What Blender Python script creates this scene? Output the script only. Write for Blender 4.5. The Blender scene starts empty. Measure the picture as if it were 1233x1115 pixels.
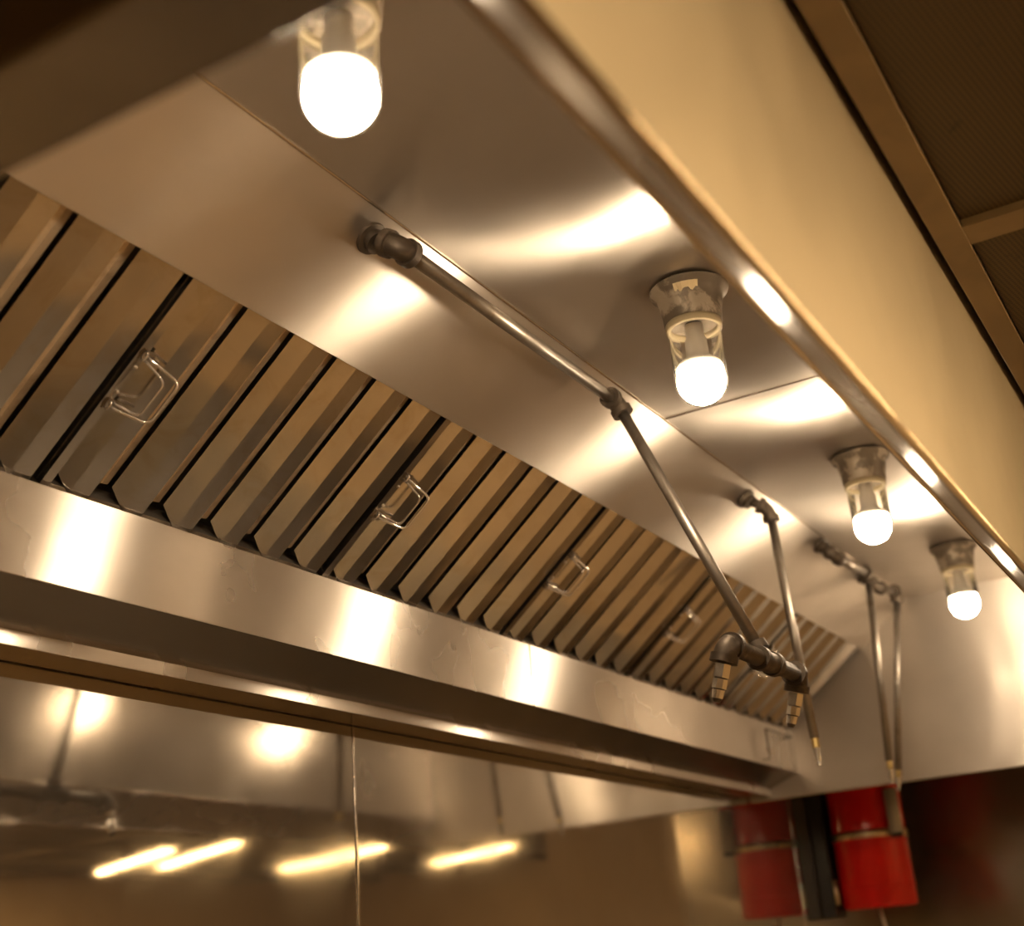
import bpy, bmesh, math, random
from mathutils import Vector, Matrix
random.seed(4)
sc = bpy.context.scene
H = 1.6                                   # camera height above the floor
def V(x, y, z): return Vector((x, y, z + H))

# ------------------------------------------------------------------ camera, world, exposure
F_PX = 1579.9
cam_d = bpy.data.cameras.new('camera'); cam = bpy.data.objects.new('camera', cam_d)
sc.collection.objects.link(cam); sc.camera = cam
right = Vector((0.5041072, -0.86024521, -0.07651219))
down = Vector((0.27562671, 0.24421039, -0.92972641))
fwd = Vector((0.81847776, 0.44759297, 0.36021477))
m = Matrix((right, -down, -fwd)).transposed().to_4x4()
m.translation = V(0, 0, 0)
cam.matrix_world = m
cam_d.sensor_width = 36.0; cam_d.lens = 36.0 * F_PX / 1233.0
cam_d.clip_start = 0.02
cam_d.dof.use_dof = True; cam_d.dof.focus_distance = 1.95; cam_d.dof.aperture_fstop = 3.2
w = bpy.data.worlds.new('world'); sc.world = w; w.use_nodes = True
w.node_tree.nodes['Background'].inputs[0].default_value = (1, .8, .55, 1)
w.node_tree.nodes['Background'].inputs[1].default_value = 0.02
sc.view_settings.view_transform = 'Standard'; sc.view_settings.look = 'None'
sc.view_settings.gamma = 1.0; sc.view_settings.use_curve_mapping = False
sc.view_settings.exposure = 0.2
BULB = 132.0; BULB_COL = (1, .78, .545)
TUBE = 86.0; TUBE_COL = (1, .63, .27)

# ------------------------------------------------------------------ materials
def new_mat(name):
    mt = bpy.data.materials.new(name); mt.use_nodes = True
    nt = mt.node_tree; b = nt.nodes['Principled BSDF']
    return mt, nt, b
def node(nt, kind, **kw):
    n = nt.nodes.new(kind)
    for k, v in kw.items(): setattr(n, k, v)
    return n
def coords(nt, scale, rot=(0, 0, 0)):
    g = node(nt, 'ShaderNodeNewGeometry'); mp = node(nt, 'ShaderNodeMapping')
    mp.inputs['Scale'].default_value = scale; mp.inputs['Rotation'].default_value = rot
    nt.links.new(g.outputs['Position'], mp.inputs['Vector'])
    return mp.outputs['Vector']
def noise(nt, vec, scale, detail=3, rough=.55, dist=0):
    n = node(nt, 'ShaderNodeTexNoise'); n.inputs['Scale'].default_value = scale
    n.inputs['Detail'].default_value = detail; n.inputs['Roughness'].default_value = rough
    n.inputs['Distortion'].default_value = dist
    nt.links.new(vec, n.inputs['Vector']); return n.outputs['Fac']
def maprange(nt, v, a, b, c, d):
    n = node(nt, 'ShaderNodeMapRange')
    for i, x in zip((1, 2, 3, 4), (a, b, c, d)): n.inputs[i].default_value = x
    nt.links.new(v, n.inputs[0]); return n.outputs[0]
def mixcol(nt, fac, a, b):
    n = node(nt, 'ShaderNodeMix', data_type='RGBA')
    nt.links.new(fac, n.inputs[0])
    for s, c in ((n.inputs[6], a), (n.inputs[7], b)):
        if isinstance(c, tuple): s.default_value = (*c, 1)
        else: nt.links.new(c, s)
    return n.outputs[2]
def addm(nt, a, b):
    n = node(nt, 'ShaderNodeMath', operation='ADD'); nt.links.new(a, n.inputs[0]); nt.links.new(b, n.inputs[1]); return n.outputs[0]

def steel(name, col=(.64, .585, .52), rough=.25, aniso=0.0, tangent=None, brush=None, wave=0.0, wave_scale=2.0,
          smudge=.08, dirt=None, dirt_amt=0.0, scratch=0.0, metal=.86, hair=0.0):
    """stainless sheet: brush = axis the grain runs along; wave = sheet warp that bends reflections"""
    mt, nt, b = new_mat(name)
    b.inputs['Metallic'].default_value = metal
    v1 = coords(nt, (1, 1, 1))
    sm = noise(nt, v1, 5.0, 3, .5, .5)
    r = maprange(nt, sm, .1, .9, rough - smudge, rough + smudge)
    if hair:                                   # hairline scuffs in two directions, in patches
        patch = maprange(nt, noise(nt, v1, 3.2, 2), .42, .62, 0, 1)
        for rot, sc_ in (((0, .7, 0), (9, 1, 160)), ((0, -1.1, 0), (12, 1, 200))):
            h = maprange(nt, noise(nt, coords(nt, sc_, rot), 1.0, 1), .56, .70, 0, hair)
            mu = node(nt, 'ShaderNodeMath', operation='MULTIPLY'); nt.links.new(h, mu.inputs[0]); nt.links.new(patch, mu.inputs[1])
            r = addm(nt, r, mu.outputs[0])
    nt.links.new(r, b.inputs['Roughness'])
    base = mixcol(nt, maprange(nt, sm, .1, .9, 0, 1), col, tuple(c * .86 for c in col))
    if dirt:
        dn = noise(nt, coords(nt, (1, 1, 1)), 16.0, 6, .65, 1.2)
        base = mixcol(nt, maprange(nt, dn, .5, .72, 0, dirt_amt), base, dirt)
    nt.links.new(base, b.inputs['Base Color'])
    if aniso:
        b.inputs['Anisotropic'].default_value = aniso
        t = node(nt, 'ShaderNodeCombineXYZ')
        for i in range(3): t.inputs[i].default_value = tangent[i]
        nt.links.new(t.outputs[0], b.inputs['Tangent'])
    last = None
    if wave:
        wn = noise(nt, v1, wave_scale, 1, .4, .3)
        bp = node(nt, 'ShaderNodeBump'); bp.inputs['Strength'].default_value = 1.0
        bp.inputs['Distance'].default_value = wave
        nt.links.new(wn, bp.inputs['Height']); last = bp
    if scratch:
        vo = node(nt, 'ShaderNodeTexNoise'); vo.inputs['Scale'].default_value = 1.0; vo.inputs['Detail'].default_value = 2
        nt.links.new(coords(nt, (34, 34, 150), (0, .9, 0)), vo.inputs['Vector'])
        b2 = node(nt, 'ShaderNodeBump'); b2.inputs['Strength'].default_value = scratch; b2.inputs['Distance'].default_value = .002
        nt.links.new(vo.outputs['Fac'], b2.inputs['Height'])
        if last: nt.links.new(last.outputs[0], b2.inputs['Normal'])
        last = b2
    if last: nt.links.new(last.outputs[0], b.inputs['Normal'])
    return mt
def paint(name, col, rough=.5, metal=0.0, col2=None, nscale=12, lo=.45, hi=.6, bump=0.0, spec=.5):
    mt, nt, b = new_mat(name)
    b.inputs['Roughness'].default_value = rough; b.inputs['Metallic'].default_value = metal
    b.inputs['Specular IOR Level'].default_value = spec
    b.inputs['Base Color'].default_value = (*col, 1)
    nz = noise(nt, coords(nt, (1, 1, 1)), nscale, 5, .6, .4)
    if col2: nt.links.new(mixcol(nt, maprange(nt, nz, lo, hi, 0, 1), col, col2), b.inputs['Base Color'])
    if bump:
        bp = node(nt, 'ShaderNodeBump'); bp.inputs['Distance'].default_value = bump
        nt.links.new(nz, bp.inputs['Height']); nt.links.new(bp.outputs[0], b.inputs['Normal'])
    return mt
def glow(name, col, strength):
    mt, nt, b = new_mat(name)
    b.inputs['Base Color'].default_value = (.9, .9, .88, 1)
    b.inputs['Emission Color'].default_value = (*col, 1); b.inputs['Emission Strength'].default_value = strength
    return mt

X_, Y_, Z_ = (1, 0, 0), (0, 1, 0), (0, 0, 1)
M = {}
S_ = (0, .767, -.642)          # down the slope panel
M['top'] = steel('brushed_steel_top', rough=.33, aniso=1.0, tangent=Y_, brush=0, wave=.008, wave_scale=1.4, metal=.96)
M['slope'] = steel('brushed_steel_slope', rough=.34, aniso=1.0, tangent=S_, brush=0, wave=.006, wave_scale=1.8, metal=.96)
M['trough'] = steel('brushed_steel_trough', rough=.29, aniso=1.0, tangent=Z_, brush=0, wave=.0008, wave_scale=3, metal=.96)
M['front'] = steel('brushed_steel_front', rough=.24, aniso=.3, tangent=Z_, brush=0, wave=.004, wave_scale=1.5)
M['face'] = steel('satin_steel_face', col=(.66, .62, .55), rough=.46, aniso=.3, tangent=Z_, brush=0, wave=.004, wave_scale=1.5, metal=.8)
M['end'] = steel('brushed_steel_end', rough=.46, aniso=.9, tangent=Z_, brush=2, wave=.012, wave_scale=3.5, smudge=.12)
M['lip'] = steel('bright_steel_edge', rough=.14, smudge=.04, metal=1)
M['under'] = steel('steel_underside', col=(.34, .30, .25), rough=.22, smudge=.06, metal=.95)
M['wall'] = steel('wall_steel_sheet', col=(.54, .50, .44), rough=.06, brush=2, wave=.0025, wave_scale=1.6, smudge=.06, scratch=.002, metal=.92)
M['filter'] = steel('filter_steel', col=(.47, .44, .40), rough=.13, smudge=.1, wave=.004, wave_scale=7, dirt=(.34, .28, .19), dirt_amt=.5, metal=.98)
M['wall_satin'] = steel('far_wall_steel_sheet', col=(.42, .38, .33), rough=.2, wave=.004, wave_scale=3, smudge=.08, metal=.95)
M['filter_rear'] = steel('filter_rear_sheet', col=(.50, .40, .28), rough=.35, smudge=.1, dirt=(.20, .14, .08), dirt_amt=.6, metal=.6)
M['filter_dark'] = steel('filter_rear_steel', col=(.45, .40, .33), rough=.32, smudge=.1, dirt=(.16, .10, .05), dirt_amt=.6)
M['lip_face'] = steel('front_lip_steel', rough=.27, smudge=.04, metal=.97)
M['gap_shade'] = paint('gap_shade_black', (.022, .016, .011), .6, .3)  # near-black colour standing for the shade between filters
M['worktop'] = steel('griddle_steel', col=(.34, .31, .28), rough=.42, metal=.8)
M['wire'] = steel('handle_wire', col=(.75, .72, .68), rough=.12, smudge=.02)
M['pipe'] = steel('pipe_sleeve', col=(.27, .24, .205), rough=.40, smudge=.12, dirt=(.16, .12, .08), dirt_amt=.7)
M['fitting'] = paint('blackened_fitting', (.075, .058, .042), .5, .6, (.14, .11, .08), 40, .5, .7, .001)
M['chrome'] = steel('nozzle_chrome', col=(.80, .78, .73), rough=.2, smudge=.03, metal=.88)
M['brass'] = paint('brass', (.55, .42, .18), .3, 1.0)
M['fixture'] = paint('lamp_base_metal', (.17, .14, .105), .5, .5, (.42, .36, .28), 22, .5, .58, .002)
M['flake'] = paint('cream_paint', (.80, .66, .40), .6)
M['gasket'] = paint('cream_gasket', (.42, .35, .22), .5)
M['white_plastic'] = paint('bulb_neck', (.45, .42, .37), .5)
M['bulb'] = glow('bulb_glow', BULB_COL, BULB)
M['tube'] = glow('tube_glow', TUBE_COL, TUBE)
M['tube_dim'] = glow('tube_glow_dim', TUBE_COL, TUBE * .3)
M['red'] = paint('red_enamel', (.68, .010, .008), .12, 0, (.60, .008, .007), 5)
M['band'] = steel('tank_band_steel', col=(.80, .66, .42), rough=.3)
M['black'] = paint('black_bracket', (.012, .012, .012), .45)
M['grey'] = paint('grey_sleeve', (.42, .41, .38), .5)
M['rope'] = paint('pale_cord', (.55, .50, .42), .7)
M['tee'] = paint('ceiling_tee', (.23, .175, .105), .45, .2, (.19, .145, .09), 6)
M['floor'] = paint('quarry_tile', (.60, .47, .33), .4, 0, (.52, .40, .28), 9)
M['plaster'] = paint('beige_wall', (.60, .48, .32), .5, 0, (.55, .43, .28), 3)
M['deck'] = paint('dark_deck', (.05, .04, .03), .8)
M['fixture_white'] = paint('fixture_enamel', (.7, .68, .6), .4)
# perforated ceiling tile: fine rows of holes
mt, nt, b = new_mat('perforated_tile')
vo = node(nt, 'ShaderNodeTexVoronoi'); vo.feature = 'F1'; vo.inputs['Scale'].default_value = 1; vo.inputs['Randomness'].default_value = 0
nt.links.new(coords(nt, (170, 170, 0), (0, 0, .15)), vo.inputs['Vector'])
hole = maprange(nt, vo.outputs['Distance'], .28, .36, 1, 0)
st = noise(nt, coords(nt, (1, 1, 1)), 26, 3)
tile_c = mixcol(nt, maprange(nt, st, .66, .74, 0, .8), (.07, .046, .016), (.012, .01, .006))
nt.links.new(mixcol(nt, hole, tile_c, (.012, .009, .006)), b.inputs['Base Color'])
b.inputs['Roughness'].default_value = .55
M['tile'] = mt
# clear jar glass: thin wall, mirror sheen by Fresnel, otherwise lets light through
mt = bpy.data.materials.new('jar_glass'); mt.use_nodes = True; nt = mt.node_tree; nt.nodes.clear()
o = node(nt, 'ShaderNodeOutputMaterial'); mx = node(nt, 'ShaderNodeMixShader'); fr = node(nt, 'ShaderNodeFresnel')
tr = node(nt, 'ShaderNodeBsdfTransparent'); gl = node(nt, 'ShaderNodeBsdfGlossy')
fr.inputs[0].default_value = 1.45; gl.inputs['Roughness'].default_value = .04; tr.inputs[0].default_value = (.95, .94, .91, 1)
nt.links.new(fr.outputs[0], mx.inputs[0]); nt.links.new(tr.outputs[0], mx.inputs[1]); nt.links.new(gl.outputs[0], mx.inputs[2])
tl = node(nt, 'ShaderNodeBsdfTranslucent'); tl.inputs[0].default_value = (.8, .75, .66, 1)      # slight translucence imitating lens glow in the jar
mx2 = node(nt, 'ShaderNodeMixShader'); mx2.inputs[0].default_value = .006
nt.links.new(mx.outputs[0], mx2.inputs[1]); nt.links.new(tl.outputs[0], mx2.inputs[2])
nt.links.new(mx2.outputs[0], o.inputs[0]); M['glass'] = mt

# ------------------------------------------------------------------ mesh helpers
C = sc.collection
def obj(name, bm, mat, parent=None, smooth=False, bevel=0.0, loc=None):
    bmesh.ops.recalc_face_normals(bm, faces=bm.faces)
    me = bpy.data.meshes.new(name); bm.to_mesh(me); bm.free()
    if smooth:
        for p in me.polygons: p.use_smooth = True
    me.materials.append(M[mat])
    ob = bpy.data.objects.new(name, me); C.objects.link(ob)
    if parent: ob.parent = parent
    if loc is not None: ob.location = loc
    if bevel:
        md = ob.modifiers.new('bevel', 'BEVEL'); md.width = bevel; md.segments = 3; md.limit_method = 'ANGLE'
        md.harden_normals = False
        for p in me.polygons: p.use_smooth = True
        try: me.set_sharp_from_angle(angle=math.radians(35))
        except Exception: pass
    return ob
def autosmooth(ob, ang=40):
    for p in ob.data.polygons: p.use_smooth = True
    ob.data.set_sharp_from_angle(angle=math.radians(ang)); return ob
def thing(name, label, cat, loc=(0, 0, 0), group=None, rot=None):
    e = bpy.data.objects.new(name, None); C.objects.link(e)
    e.empty_display_size = .05; e.location = loc
    if rot: e.rotation_euler = rot
    e['label'] = label; e['category'] = cat
    if group: e['group'] = group
    return e
def box(x0, x1, y0, y1, z0, z1, bm=None):
    bm = bm or bmesh.new()
    vs = [bm.verts.new((x, y, z)) for z in (z0, z1) for y in (y0, y1) for x in (x0, x1)]
    for f in ((0, 2, 3, 1), (4, 5, 7, 6), (0, 1, 5, 4), (2, 6, 7, 3), (0, 4, 6, 2), (1, 3, 7, 5)):
        bm.faces.new([vs[i] for i in f])
    return bm
def prism(poly, a0, a1, axis='x', bm=None, cut=None):
    """extrude closed 2D polygon along axis. axis x: poly=(y,z); axis y: poly=(x,z)"""
    bm = bm or bmesh.new(); n = len(poly)
    def P(p, a): return (a, p[0], p[1]) if axis == 'x' else (p[0], a, p[1])
    A = [bm.verts.new(P(p, a0)) for p in poly]
    B = [bm.verts.new(P(p, a1 if cut is None else cut[i])) for i, p in enumerate(poly)]
    bm.faces.new(A); bm.faces.new(B[::-1])
    for i in range(n):
        j = (i + 1) % n; bm.faces.new((A[i], B[i], B[j], A[j]))
    return bm
def thick(pl, t):
    """closed polygon of a bent sheet: the polyline and its offset by t to the left"""
    out = []
    for i, p in enumerate(pl):
        d = []
        if i > 0: d.append((Vector(p) - Vector(pl[i - 1])).normalized())
        if i < len(pl) - 1: d.append((Vector(pl[i + 1]) - Vector(p)).normalized())
        ns = [Vector((-v.y, v.x)) for v in d]
        nn = sum(ns, Vector((0, 0)))
        nn = nn / max(nn.length_squared, 1e-9) * (2 if len(ns) == 2 else 1)
        if len(ns) == 2 and nn.length > 2.2: nn = nn.normalized() * 2.2
        out.append((p[0] + nn.x * t, p[1] + nn.y * t))
    return list(pl) + out[::-1]
def tube(pts, r, seg=16, bm=None, cap=True):
    bm = bm or bmesh.new(); pts = [Vector(p) for p in pts]; rings = []
    t0 = (pts[1] - pts[0]).normalized()
    up = Vector((0, 0, 1)) if abs(t0.z) < .9 else Vector((1, 0, 0))
    nrm = t0.cross(up).normalized()
    for i, p in enumerate(pts):
        if i == 0: t = t0
        elif i == len(pts) - 1: t = (pts[-1] - pts[-2]).normalized()
        else: t = ((pts[i + 1] - p).normalized() + (p - pts[i - 1]).normalized()).normalized()
        nrm = (nrm - t * nrm.dot(t)).normalized(); bn = t.cross(nrm)
        rr = r[i] if isinstance(r, (list, tuple)) else r
        rings.append([bm.verts.new(p + (nrm * math.cos(a) + bn * math.sin(a)) * rr) for a in [2 * math.pi * k / seg for k in range(seg)]])
    for A, B in zip(rings, rings[1:]):
        for k in range(seg): bm.faces.new((A[k], A[(k + 1) % seg], B[(k + 1) % seg], B[k]))
    if cap: bm.faces.new(rings[0][::-1]); bm.faces.new(rings[-1])
    return bm
def lathe(prof, seg=40, bm=None):
    bm = bm or bmesh.new(); rings = []
    for r, z in prof:
        if r < 1e-5: rings.append([bm.verts.new((0, 0, z))])
        else: rings.append([bm.verts.new((r * math.cos(2 * math.pi * k / seg), r * math.sin(2 * math.pi * k / seg), z)) for k in range(seg)])
    for A, B in zip(rings, rings[1:]):
        for k in range(seg):
            a = A[k % len(A)]; a2 = A[(k + 1) % len(A)]; c = B[k % len(B)]; c2 = B[(k + 1) % len(B)]
            f = [a, a2, c2, c]; f = [v for i, v in enumerate(f) if v not in f[:i]]
            if len(f) > 2:
                try: bm.faces.new(f)
                except ValueError: pass
    return bm
def bend(p0, p1, p2, r, n=7):
    """arc points rounding the corner p0-p1-p2 with setback r"""
    p0, p1, p2 = Vector(p0), Vector(p1), Vector(p2)
    a = p1 + (p0 - p1).normalized() * r; c = p1 + (p2 - p1).normalized() * r
    return [a * (1 - t) ** 2 + p1 * 2 * t * (1 - t) + c * t * t for t in [i / n for i in range(n + 1)]]
def struct(ob): ob['kind'] = 'structure'; return ob
def copy_tree(o, parent=None):
    c = o.copy(); C.objects.link(c)
    if parent: c.parent = parent
    for ch in [x for x in bpy.data.objects if x.parent == o]:
        copy_tree(ch, c)
    return c

# ------------------------------------------------------------------ the key sections of the hood (y, z)
XN, XF = .41, 4.0             # hood inside, near and far end
ZB, ZT = .43, .97             # bottom edge, inside top
YF = .22                      # front face
RID = (.86, .97); FT = (1.02, .836); TT = (1.28, .628); TB = .50
YL, ZL = 1.375, .442          # back lip
YW = 1.45                     # wall face
XS = 2.20                     # sheet joint

# ------------------------------------------------------------------ room shell
RX0, RX1, RY0 = -2.6, 9.6, -4.4
fl = struct(obj('floor', box(RX0, RX1, RY0, 1.7, -.1, 0), 'floor'))
wb = struct(obj('wall_back', box(RX0, RX1, YW + .004, 1.7, 0, H + 1.4), 'plaster'))
for x0, x1 in ((-2.6, -.462), (-.454, 1.956), (1.964, 4.37), (4.378, 5.35)):
    obj('steel_sheet', box(x0, x1, YW, YW + .0035, .05, H + 1.3), 'wall', wb)
for x in (-.458, 1.960, 4.374):
    obj('joint_strip', box(x - .0032, x + .0032, YW - .0022, YW + .002, .05, H + .47), 'lip', wb, bevel=.001)
wf = struct(obj('wall_far', box(5.354, 5.5, .0, YW, 0, H + 1.3), 'plaster'))
obj('steel_sheet', box(5.35, 5.3535, .62, YW, .05, H + 1.3), 'wall_satin', wf)
struct(obj('wall_end', box(RX1, RX1 + .1, RY0, 1.7, 0, H + 1.4), 'plaster'))
struct(obj('wall_near', box(RX0 - .1, RX0, RY0, 1.7, 0, H + 1.4), 'plaster'))
struct(obj('wall_front', box(RX0, RX1, RY0 - .1, RY0, 0, H + 1.4), 'plaster'))
ce = struct(obj('ceiling', box(RX0, RX1, RY0, 1.7, H + 1.4, H + 1.5), 'deck'))
# suspended ceiling: tees 35 mm wide and perforated tiles between them, in front of and beside the hood
ZC = H + .80
TX, TYW, TEE = 1.2, .60, .036
x_start = 1.507 - 4 * TX
y_top = .174
tile_me = None
def tile(x0, y0):
    global tile_me
    if tile_me is None:
        t = obj('ceiling_tile', box(0, TX - .05, -(TYW - TEE), 0, .012, .03), 'tile', ce); tile_me = t.data
    else:
        t = bpy.data.objects.new('ceiling_tile', tile_me); C.objects.link(t); t.parent = ce
    t.location = (x0 + .05, y0, ZC)
    return t
tee_main = tee_cross = None
for j in range(8):
    y1 = y_top - j * TYW
    ob = bpy.data.objects.new('main_tee', tee_main) if tee_main else obj('main_tee', box(RX0, RX1, 0, TEE, 0, .004, box(RX0, RX1, TEE / 2 - .002, TEE / 2 + .002, .004, .05)), 'tee', ce, bevel=.0015)
    if tee_main: C.objects.link(ob); ob.parent = ce
    tee_main = ob.data; ob.location = (0, y1, ZC)
    for i in range(10):
        x0 = x_start + i * TX
        if x0 < RX0 - .1 or x0 > RX1: continue
        if y1 - TYW < RY0 - .2: continue
        tile(x0, y1)
        ob = bpy.data.objects.new('cross_tee', tee_cross) if tee_cross else obj('cross_tee', box(0, .05, -(TYW - TEE), 0, .001, .012), 'tee', ce, bevel=.0015)
        if tee_cross: C.objects.link(ob); ob.parent = ce
        tee_cross = ob.data; ob.location = (x0, y1, ZC)
# plain ceiling closing panels at both ends of the hood
obj('closing_panel', box(RX0, .30, .215, YW, ZC, ZC + .02), 'tee', ce)
obj('closing_panel', box(4.08, 5.35, .215, YW, ZC, ZC + .02), 'deck', ce)

# ------------------------------------------------------------------ exhaust hood
hood = thing('exhaust_hood', 'long stainless steel kitchen exhaust hood with brushed panels above the steel wall', 'hood', (0, 0, H))
for x0, x1 in ((XN, XS - .001), (XS + .001, XF)):
    obj('top_panel', box(x0, x1, YF, RID[0] + .01, ZT, ZT + .003), 'top', hood)
obj('joint_bead', box(XS - .003, XS + .003, .26, RID[0], ZT - .0012, ZT + .001), 'lip', hood)
t_ = Vector((FT[0] - RID[0], FT[1] - RID[1])).normalized(); n_ = Vector((-t_.y, t_.x))   # n_ points into the plenum
if n_.y < 0: n_ = -n_
for k, (x0, x1) in enumerate(((XN, XS), (XS, XF))):
    off = n_ * (.0 if k == 0 else .0025)
    a = Vector(RID) + off; c = Vector(FT) + off
    pl = [tuple(a), tuple(c), tuple(c + n_ * .016)]
    obj('slope_panel', prism(thick(pl, .002), x0, x1), 'slope', hood, bevel=.0009)
obj('ridge_bead', tube([(XN, RID[0] + .001, RID[1] - .0012), (XF, RID[0] + .001, RID[1] - .0012)], .0022, 10), 'lip', hood)
for x0, x1 in ((XN, 2.349), (2.351, XF)):
    pl = [(TT[0] + .014, TT[1] - .004), (TT[0], TT[1]), (TT[0], TB)]
    obj('trough_front', prism(thick(pl, -.002) if False else [(TT[0], TB), (TT[0], TT[1]), (TT[0] + .012, TT[1]), (TT[0] + .012, TT[1] - .002), (TT[0] + .002, TT[1] - .002), (TT[0] + .002, TB)], x0, x1), 'trough', hood, bevel=.0008)
obj('trough_joint', box(2.3475, 2.3525, TT[0] - .0006, TT[0] + .001, TB, TT[1]), 'under', hood)
obj('trough_base', prism([(TT[0] + .001, TB), (YL, .462), (YL, .464), (TT[0] + .002, TB + .002)], XN, XF), 'under', hood)
obj('back_lip', prism([(YL, .4635), (YL, ZL), (YL + .002, ZL), (YL + .002, .4635)], XN, XF), 'trough', hood, bevel=.0008)
obj('back_flange', prism([(YL + .002, ZL), (YW - .006, ZL), (YW - .006, ZL + .002), (YL + .002, ZL + .002)], XN, XF), 'under', hood)
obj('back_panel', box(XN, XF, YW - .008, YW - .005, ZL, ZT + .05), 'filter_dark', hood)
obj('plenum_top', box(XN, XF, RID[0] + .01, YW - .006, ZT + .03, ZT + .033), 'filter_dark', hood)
# front: outer face, sloping lip with rolled edges, inner face
D = .069; lipz = ZB + D * 1.19
obj('front_panel', prism([(YF, ZB), (YF, ZT + .06), (YF + .002, ZT + .06), (YF + .002, ZB)], .345, XF + .02), 'face', hood)
obj('front_lip', prism([(YF + .001, ZB), (YF + D, lipz), (YF + D, lipz + .003), (YF + .002, ZB + .004)], XN - .03, XF), 'lip_face', hood)
obj('front_inner_panel', prism([(YF + D, lipz), (YF + D, ZT), (YF + D - .002, ZT), (YF + D - .002, lipz)], XN, XF), 'front', hood)
obj('rolled_edge', tube([(.345, YF + .002, ZB), (XF, YF + .002, ZB)], .0045, 20), 'lip', hood, smooth=True)
obj('rolled_edge', tube([(XN - .02, YF + D, lipz), (XF, YF + D, lipz)], .0035, 20), 'lip', hood, smooth=True)
# ends
def end_panel(x0, x1, nm, mat):
    return obj(nm, box(x0, x1, YF + .003, YW - .003, ZB, ZT + .06), mat, hood, bevel=.004)
end_panel(.345, XN, 'near_end_panel', 'under')
end_panel(XF, XF + .02, 'far_end_panel', 'end')
obj('filter_filler', prism([(FT[0] + .002, FT[1] + .012), (TT[0] + .01, TT[1] + .005), (TT[0] + .01, TT[1] + .008), (FT[0] + .002, FT[1] + .015)], XN, .496), 'filter', hood)
# wire bracket on the trough by the far end
br = [(3.70, TT[0], TB + .012), (3.70, TT[0] - .02, TB + .012), (3.70, TT[0] - .02, TT[1] - .03), (3.93, TT[0] - .02, TT[1] - .03), (3.93, TT[0], TT[1] - .03)]
obj('wire_bracket', tube(br, .003, 8), 'fitting', hood, smooth=True)

# ------------------------------------------------------------------ grease filters
FW = .567; NB = 6; RAIL = .012; PIT = (FW - RAIL) / (NB - .29)
fa = math.atan2(TT[1] - FT[1], TT[0] - FT[0])     # slope of the filter bank
L0, L1 = -.012, .345
def make_filter():
    # local: x along the hood, y down the slope, z into the plenum
    f = thing('grease_filter', '', 'filter', (0, 0, 0), 'baffle filters in the hood bank', (fa, 0, 0))
    obj('side_rail', prism(thick([(0, .04), (0, .002), (RAIL, .002), (RAIL, .03)], -.0012), L0, L1, 'y'), 'filter', f)
    obj('side_rail', prism(thick([(FW - .012, .029), (FW, .029), (FW, .05)], -.0012), L0, L1, 'y'), 'filter_dark', f)
    obj('gap_shade_plate', box(-.0008, -.0002, L0, L1, .0035, .05), 'gap_shade', f)  # thin black plate, puts the shade of the filter gap into colour
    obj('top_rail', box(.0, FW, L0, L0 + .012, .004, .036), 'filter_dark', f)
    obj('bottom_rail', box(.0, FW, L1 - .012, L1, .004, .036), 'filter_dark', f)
    for k in range(NB):
        x0 = RAIL + k * PIT
        pl = [(x0 + PIT * .06, .016), (x0 + PIT * .36, 0.0), (x0 + PIT * .68, 0.0), (x0 + PIT * .70, .028)]
        pg = thick(pl, .0012)
        cut = [L1 - .030, L1 - .006, L1 - .006, L1 - .03, L1 - .03, L1 - .006, L1 - .006, L1 - .030]
        obj('front_baffle', prism(pg, L0 + .004, L1, 'y', cut=cut), 'filter', f)
        xr = x0 + PIT * .74
        pl = [(xr - .002, .030), (xr, .020), (xr + PIT * .13, .0165), (x0 + PIT * 1.0, .020), (x0 + PIT * 1.005, .030)]
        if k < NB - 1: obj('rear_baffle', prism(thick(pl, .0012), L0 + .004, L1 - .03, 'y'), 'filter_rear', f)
    # folding wire handle with its two hinge tabs
    s0, s1 = .120, .200
    h = obj('handle', tube(
        [(.012, s0, -.001), (.016, s0, -.010)] + bend((.016, s0, -.010), (.058, s0 + .006, -.030), (.058, s1 - .006, -.030), .012)
        + bend((.058, s0 + .006, -.030), (.058, s1 - .006, -.030), (.016, s1, -.010), .012) + [(.016, s1, -.010), (.012, s1, -.001)], .0022, 10), 'wire', f, smooth=True)
    obj('handle', tube(
        [(.012, s0 + .006, -.001), (.015, s0 + .006, -.008)] + bend((.015, s0 + .006, -.008), (.034, s0 + .012, -.034), (.034, s1 - .012, -.034), .010)
        + bend((.034, s0 + .012, -.034), (.034, s1 - .012, -.034), (.015, s1 - .006, -.008), .010) + [(.015, s1 - .006, -.008), (.012, s1 - .006, -.001)], .0018, 10), 'wire', f, smooth=True)
    for s in (s0, s1):
        obj('hinge_tab', box(.004, .024, s - .008, s + .008, -.0015, .001), 'filter', h)
        obj('hinge_loop', tube([(.008, s + .006 * math.cos(a), -.003 - .004 * math.sin(a)) for a in [math.pi * i / 8 for i in range(9)]], .0016, 8), 'wire', h, smooth=True)
    for s in (s0 + .02, s1 - .02):
        bm = bmesh.new(); bmesh.ops.create_uvsphere(bm, u_segments=10, v_segments=6, radius=.003)
        obj('rivet', bm, 'filter_dark', f, smooth=True, loc=(.010, s, .001))
    return f
flabels = ['baffle filter cut off by the left picture edge, first in the bank',
           'second baffle filter from the left, its handle the largest in view',
           'third baffle filter from the left, below the long pipe run',
           'fourth baffle filter from the left, below the bend into the slanting drop',
           'fifth baffle filter from the left, its top crossed by the slanting pipe',
           'sixth and farthest baffle filter, behind the nozzle bar against the end panel']
f0 = make_filter(); PF = (XF - .502) / 6
nn = Vector((0, -math.sin(fa), math.cos(fa)))     # into the plenum
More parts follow.
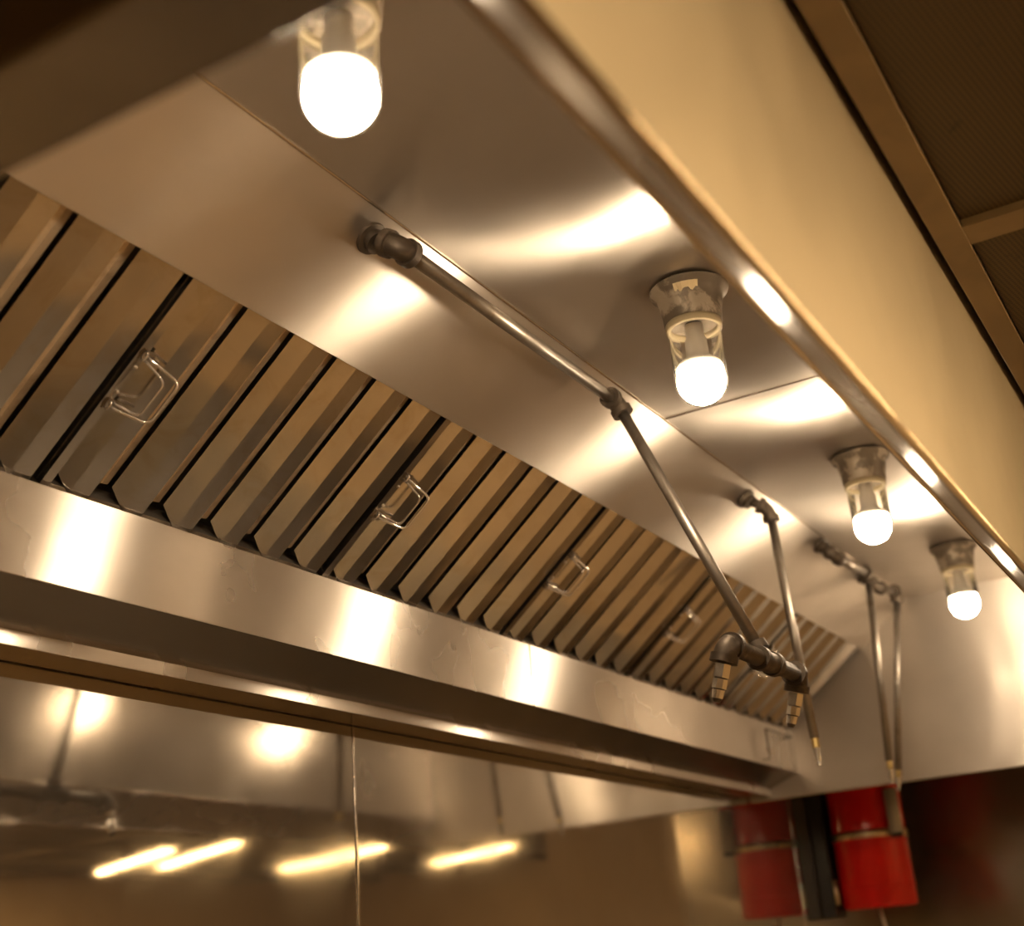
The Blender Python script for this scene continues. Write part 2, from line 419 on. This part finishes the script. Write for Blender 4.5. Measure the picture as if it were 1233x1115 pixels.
for i in range(6):
    f = f0 if i == 0 else copy_tree(f0)
    f.location = V(.502 + i * PF, FT[0] + nn.y * .006, FT[1] + nn.z * .006)
    f['label'] = flabels[i]

# ------------------------------------------------------------------ hood lamps
def make_lamp():
    e = thing('hood_lamp', '', 'lamp', (0, 0, 0), 'vapour proof jar lamps under the hood')
    obj('base', lathe([(0, 0), (.058, 0), (.062, -.004), (.060, -.009), (.052, -.014), (.049, -.030), (.046, -.046), (.045, -.060), (.041, -.064), (.036, -.064), (0, -.060)], 44), 'fixture', e, smooth=True)
    autosmooth(bpy.data.objects[e.name] and [c for c in bpy.data.objects if c.parent == e][-1], 50)
    # flaked patch of cream paint on the base flange
    bm = bmesh.new(); pts = []
    for k in range(14):
        a = math.radians(200 + k * 3.2); r = random.choice((.0, .001, .003, .005, .0065))
        pts.append((a, r))
    up = [bm.verts.new((.0545 * math.cos(a), .0545 * math.sin(a), -.0128 + r * .3)) for a, r in pts]
    lo = [bm.verts.new((.0505 * math.cos(a), .0505 * math.sin(a), -.022 - r)) for a, r in pts]
    for i in range(13): bm.faces.new((up[i], up[i + 1], lo[i + 1], lo[i]))
    obj('paint_flake', bm, 'flake', e)
    obj('gasket_ring', lathe([(.036, -.062), (.0435, -.062), (.0435, -.072), (.036, -.072), (.036, -.062)], 40), 'gasket', e, smooth=True)
    prof = [(.0405, -.068), (.0405, -.150)] + [(.0405 * math.cos(a), -.158 - .040 * math.sin(a)) for a in [math.pi / 2 * i / 12 for i in range(13)]]
    prof[-1] = (0, prof[-1][1])
    obj('glass_jar', lathe(prof, 48), 'glass', e, smooth=True)
    b = obj('bulb', lathe([(.0, -.1395), (.035, -.1395), (.0362, -.146)] + [(.0375 * math.cos(a), -.158 - .0375 * math.sin(a)) for a in [-.30 + (math.pi / 2 + .30) * i / 16 for i in range(16)]] + [(0, -.1955)], 40), 'bulb', e, smooth=True)
    obj('bulb_neck', lathe([(0, -.062), (.014, -.064), (.014, -.084), (.017, -.090), (.018, -.118), (.034, -.132), (.0365, -.1385), (.0355, -.1385), (0, -.1378)], 28), 'white_plastic', b, smooth=True)
    return e
l0 = make_lamp()
llabels = ['glowing jar lamp nearest the camera, its base cut off by the top edge',
           'lit jar lamp with a flaking cream patch on its base, above the ceiling joint',
           'lit jar lamp, third along the hood, between flaking lamp and farthest lamp',
           'farthest and smallest lit jar lamp, beside the far end panel']
for i, (x, y) in enumerate(((.870, .633), (1.742, .614), (2.675, .614), (3.545, .614))):
    e = l0 if i == 0 else copy_tree(l0)
    e.location = V(x, y, ZT); e['label'] = llabels[i]
    e.rotation_euler[2] = (0, -.45, 2.2, 4)[i]

# ------------------------------------------------------------------ fire suppression pipe drops
def rel(pts, o): return [Vector(p) - Vector(o) for p in pts]
ns = Vector((0, -n_.x, -n_.y))                    # out of the slope panel, towards the front and down
def on_slope(x, s): return Vector((x, RID[0] + t_.x * s, RID[1] + t_.y * s))
def elbow(p0, p1, p2, parent, r=.0155):
    pts = bend(p0, p1, p2, .024, 8)
    e = obj('elbow', tube(pts, r, 18), 'fitting', parent, smooth=True); autosmooth(e, 50)
    for a, b in ((pts[0], pts[1]), (pts[-1], pts[-2])):
        d = (b - a).normalized()
        c = obj('elbow_collar', tube([a - d * .004, a + d * .008], r + .0035, 18), 'fitting', e); autosmooth(c, 50)
    return e
def nozzle(p, d, parent):
    d = Vector(d).normalized(); p = Vector(p)
    def seg(nm, a, b, ra, rb, mat, n=6):
        return autosmooth(obj(nm, tube([p + d * a, p + d * b], [ra, rb], n), mat, parent), 30)
    seg('nozzle_nut', 0, .020, .0125, .0125, 'chrome')
    seg('nozzle_ring', .0195, .0222, .0095, .0095, 'fitting', 16)
    seg('nozzle_body', .022, .036, .0115, .0115, 'chrome', 8)
    seg('nozzle_ring', .0355, .038, .0085, .0085, 'fitting', 16)
    seg('nozzle_tip', .0378, .050, .0095, .008, 'chrome', 20)
    seg('nozzle_cap', .0505, .056, .007, .005, 'fitting', 16)

# drop A: stub, run along the hood, slanting drop, nozzle bar
pa = Vector((1.283, .891, .944)); og = pa
A0 = pa + ns * .002; A1 = pa + ns * .050; A2 = Vector((1.945, .846, .914)); A3 = Vector((1.968, .653, .421))
A1 = Vector((1.283, A2.y, A2.z))
pd = thing('pipe_drop', 'pipe running under the ridge, then slanting down to a two nozzle bar', 'pipe', V(*og), 'fire suppression pipes')
q = lambda p: Vector(p) - og
fl_ = lathe([(0, 0), (.024, 0), (.023, .004), (.0165, .006), (.0165, .016), (0, .016)], 24)
fo = autosmooth(obj('wall_flange', fl_, 'fitting', pd), 40)
fo.rotation_mode = 'QUATERNION'; fo.rotation_quaternion = Vector((0, 0, 1)).rotation_difference(ns)
obj('stub', tube([q(A0), q(A1)], .0105, 16), 'fitting', pd, smooth=True)
elbow(q(A0), q(A1), q(A2), pd, .0165)
obj('run_pipe', tube([q(A1) + Vector((.02, 0, 0)), q(A2) - Vector((.02, 0, 0))], .0108, 20), 'pipe', pd, smooth=True)
elbow(q(A1), q(A2), q(A3), pd)
dr = (A3 - A2).normalized()
obj('drop_pipe', tube([q(A2) + dr * .02, q(A3) - dr * .01], .0098, 20), 'pipe', pd, smooth=True)
Bx0, Bx1 = Vector((1.800, A3.y, A3.z)), Vector((2.125, A3.y, A3.z))
tee = obj('tee', tube([q(A3) - Vector((.034, 0, 0)), q(A3) + Vector((.034, 0, 0))], .0165, 18), 'fitting', pd); autosmooth(tee, 40)
for s in (-1, 1):
    autosmooth(obj('tee_collar', tube([q(A3) + Vector((s * .024, 0, 0)), q(A3) + Vector((s * .038, 0, 0))], .0195, 18), 'fitting', tee), 40)
autosmooth(obj('tee_collar', tube([q(A3) - dr * .034, q(A3) - dr * .020], .0165, 18), 'fitting', tee), 40)
obj('nozzle_bar', tube([q(Bx0), q(Bx1)], .0135, 20), 'fitting', pd, smooth=True)
nd = Vector((0, .24, -.72)).normalized()
for P, Q in ((Bx0, Bx1), (Bx1, Bx0)):
    e2 = P + nd * .05
    elbow(q(Q), q(P), q(e2), pd, .0175)
    nozzle(q(P + nd * .030), nd, pd)

# drop B, C, D
def drop(label, stub, top, bottom):
    og = Vector(stub); top = Vector(top); bottom = Vector(bottom)
    e = thing('pipe_drop', label, 'pipe', V(*og), 'fire suppression pipes')
    f2 = autosmooth(obj('wall_flange', lathe([(0, 0), (.024, 0), (.023, .004), (.0165, .006), (.0165, .016), (0, .016)], 24), 'fitting', e), 40)
    f2.rotation_mode = 'QUATERNION'; f2.rotation_quaternion = Vector((0, 0, 1)).rotation_difference(ns)
    p = lambda v: Vector(v) - og
    mid = og + ns * .052
    if (top - mid).length > .06:
        obj('stub', tube([p(og), p(mid)], .0105, 16), 'fitting', e, smooth=True)
        elbow(p(og), p(mid), p(top), e)
        d1 = (top - mid).normalized()
        obj('run_pipe', tube([p(mid + d1 * .02), p(top - d1 * .02)], .0105, 18), 'pipe', e, smooth=True)
        elbow(p(mid), p(top), p(bottom), e)
    else:
        obj('stub', tube([p(og), p(top)], .0105, 16), 'fitting', e, smooth=True)
        elbow(p(og), p(top), p(bottom), e)
    d = (bottom - top).normalized()
    obj('drop_pipe', tube([p(top + d * .02), p(bottom - d * .06)], .0098, 18), 'pipe', e, smooth=True)
    L = p(bottom - d * .062)
    autosmooth(obj('coupling', tube([L, L + d * .022], .0085, 8), 'brass', e), 30)
    autosmooth(obj('nozzle_tip', tube([L + d * .022, L + d * .048], [.0075, .006], 16), 'chrome', e), 30)
    autosmooth(obj('nozzle_cap', tube([L + d * .048, L + d * .058], .004, 12), 'chrome', e), 30)
    return e
drop('straight pipe drop hanging just right of the two nozzle bar', on_slope(2.70, .036), (2.726, .845, .918), (2.726, .823, .345))
drop('left one of the close pair of pipe drops above the red tank', on_slope(3.215, .022), (3.47, .834, .926), (3.47, .868, .370))
drop('right one of the close pair of pipe drops, nearest the end panel', on_slope(3.60, .022), (3.751, .828, .930), (3.751, .925, .378))

# ------------------------------------------------------------------ red agent tank on the wall past the hood
TKX, TKY, TKZ = 4.65, 1.272, .103
tk = thing('suppression_tank', 'red enamel cylinder tank with steel band, on the wall past the hood end', 'tank', V(TKX, TKY, TKZ))
R = .1245
obj('cylinder', lathe([(0, 0), (R - .012, 0), (R - .003, .004), (R, .014), (R, .56), (R - .02, .61), (.05, .65), (.03, .67), (0, .67)], 56), 'red', tk, smooth=True)
autosmooth([c for c in bpy.data.objects if c.parent == tk][-1], 50)
obj('strap', lathe([(R + .0005, .222), (R + .004, .222), (R + .004, .246), (R + .0005, .246), (R + .0005, .222)], 56), 'band', tk, smooth=True)
obj('weld_seam', lathe([(R, .060), (R + .0018, .062), (R + .0018, .066), (R, .068)], 56), 'red', tk, smooth=True)
bk = obj('mounting_bracket', box(-.09, .02, .126, YW - TKY - .002, -.02, .68), 'black', tk, bevel=.003)
for dx in (-.08, .0):
    obj('bracket_bolt', tube([(dx, .120, .02), (dx, .120, .10)], .008, 10), 'band', bk, smooth=True)
obj('valve_sleeve', tube([(-.09, -.118, .228), (-.09, -.118, .372)], .022, 20), 'grey', tk, smooth=True)
obj('sleeve_end', tube([(-.09, -.118, .216), (-.09, -.118, .228)], .020, 20), 'black', tk, smooth=True)
obj('valve_pipe', tube([(-.09, -.118, .372), (-.09, -.118, .65)], .015, 16), 'red', tk, smooth=True)
obj('drain_cord', tube([(-.02, 0, .004), (-.015, -.01, -.08), (.01, -.03, -.25)], .006, 10), 'rope', tk, smooth=True)

# ------------------------------------------------------------------ kitchen ceiling lights (some seen in the steel wall, others out of view)
def tube_light(x, y, label, rz=0.0, lit='tube'):
    e = thing('ceiling_light', label, 'light', (x, y, ZC), 'kitchen ceiling lights')
    e.rotation_euler[2] = rz
    obj('tray', box(-.05, .05, -.62, .62, -.02, .0), 'fixture_white', e, bevel=.004)
    obj('diffuser', prism([(-.03, -.0205), (-.02, -.034), (.02, -.034), (.03, -.0205)], -.58, .58, 'y'), lit, e)
tube_light(5.92, -3.10, 'ceiling light mirrored in the wall as the left half of the double streak', .46, 'tube_dim')
tube_light(6.07, -2.75, 'ceiling light mirrored in the wall as the right half of the double streak', .46, 'tube_dim')
tube_light(7.12, -2.60, 'ceiling light mirrored as the streak crossing the wall joint', .32, 'tube_dim')
tube_light(8.10, -2.10, 'ceiling light mirrored as the streak right of the wall joint', .50, 'tube_dim')
tube_light(.9, -.75, 'kitchen ceiling light beside the near end of the hood front', math.pi / 2)
tube_light(2.2, -.80, 'unseen light added to brighten the room, beside the middle of the hood front', math.pi / 2)  # unseen light, added to make the room and its reflections brighter
tube_light(1.5, -2.6, 'unseen light added to brighten the room, behind the viewer', math.pi / 2)  # added out of view to lift the golden room light
tube_light(4.2, -3.5, 'unseen light added to brighten the wall opposite the hood', math.pi / 2)  # unseen, added so the mirrored far side of the room is brighter

# ------------------------------------------------------------------ unseen steel griddle range, added under the hood to bounce bulb light up
rg = thing('bounce_range', 'unseen steel griddle range added below the hood to bounce light up', 'range', (2.2, .90, 0))
obj('worktop', box(-1.7, 1.7, -.45, .52, .86, .90), 'worktop', rg, bevel=.006)
obj('body', box(-1.68, 1.68, -.41, .50, .18, .86), 'front', rg, bevel=.004)
obj('splash_rail', box(-1.7, 1.7, .50, .53, .90, 1.0), 'end', rg, bevel=.004)
for x in (-1.6, -.55, .55, 1.6):
    for y in (-.36, .44):
        autosmooth(obj('leg', tube([(x, y, 0), (x, y, .03), (x, y, .18)], [.03, .022, .026], 14), 'lip', rg), 40)
for k in range(10):
    x = -1.5 + k * .333
    autosmooth(obj('knob', tube([(x, -.41, .77), (x, -.425, .77), (x, -.45, .77)], [.028, .026, .02], 18), 'black', rg), 40)
for k in range(3):
    x = -1.12 + k * 1.12
    d = obj('oven_door', box(x - .53, x + .53, -.432, -.41, .24, .68), 'front', rg, bevel=.004)
    obj('door_handle', tube([(x - .4, -.432, .62), (x - .4, -.47, .62), (x + .4, -.47, .62), (x + .4, -.432, .62)], .011, 12), 'lip', d, smooth=True)
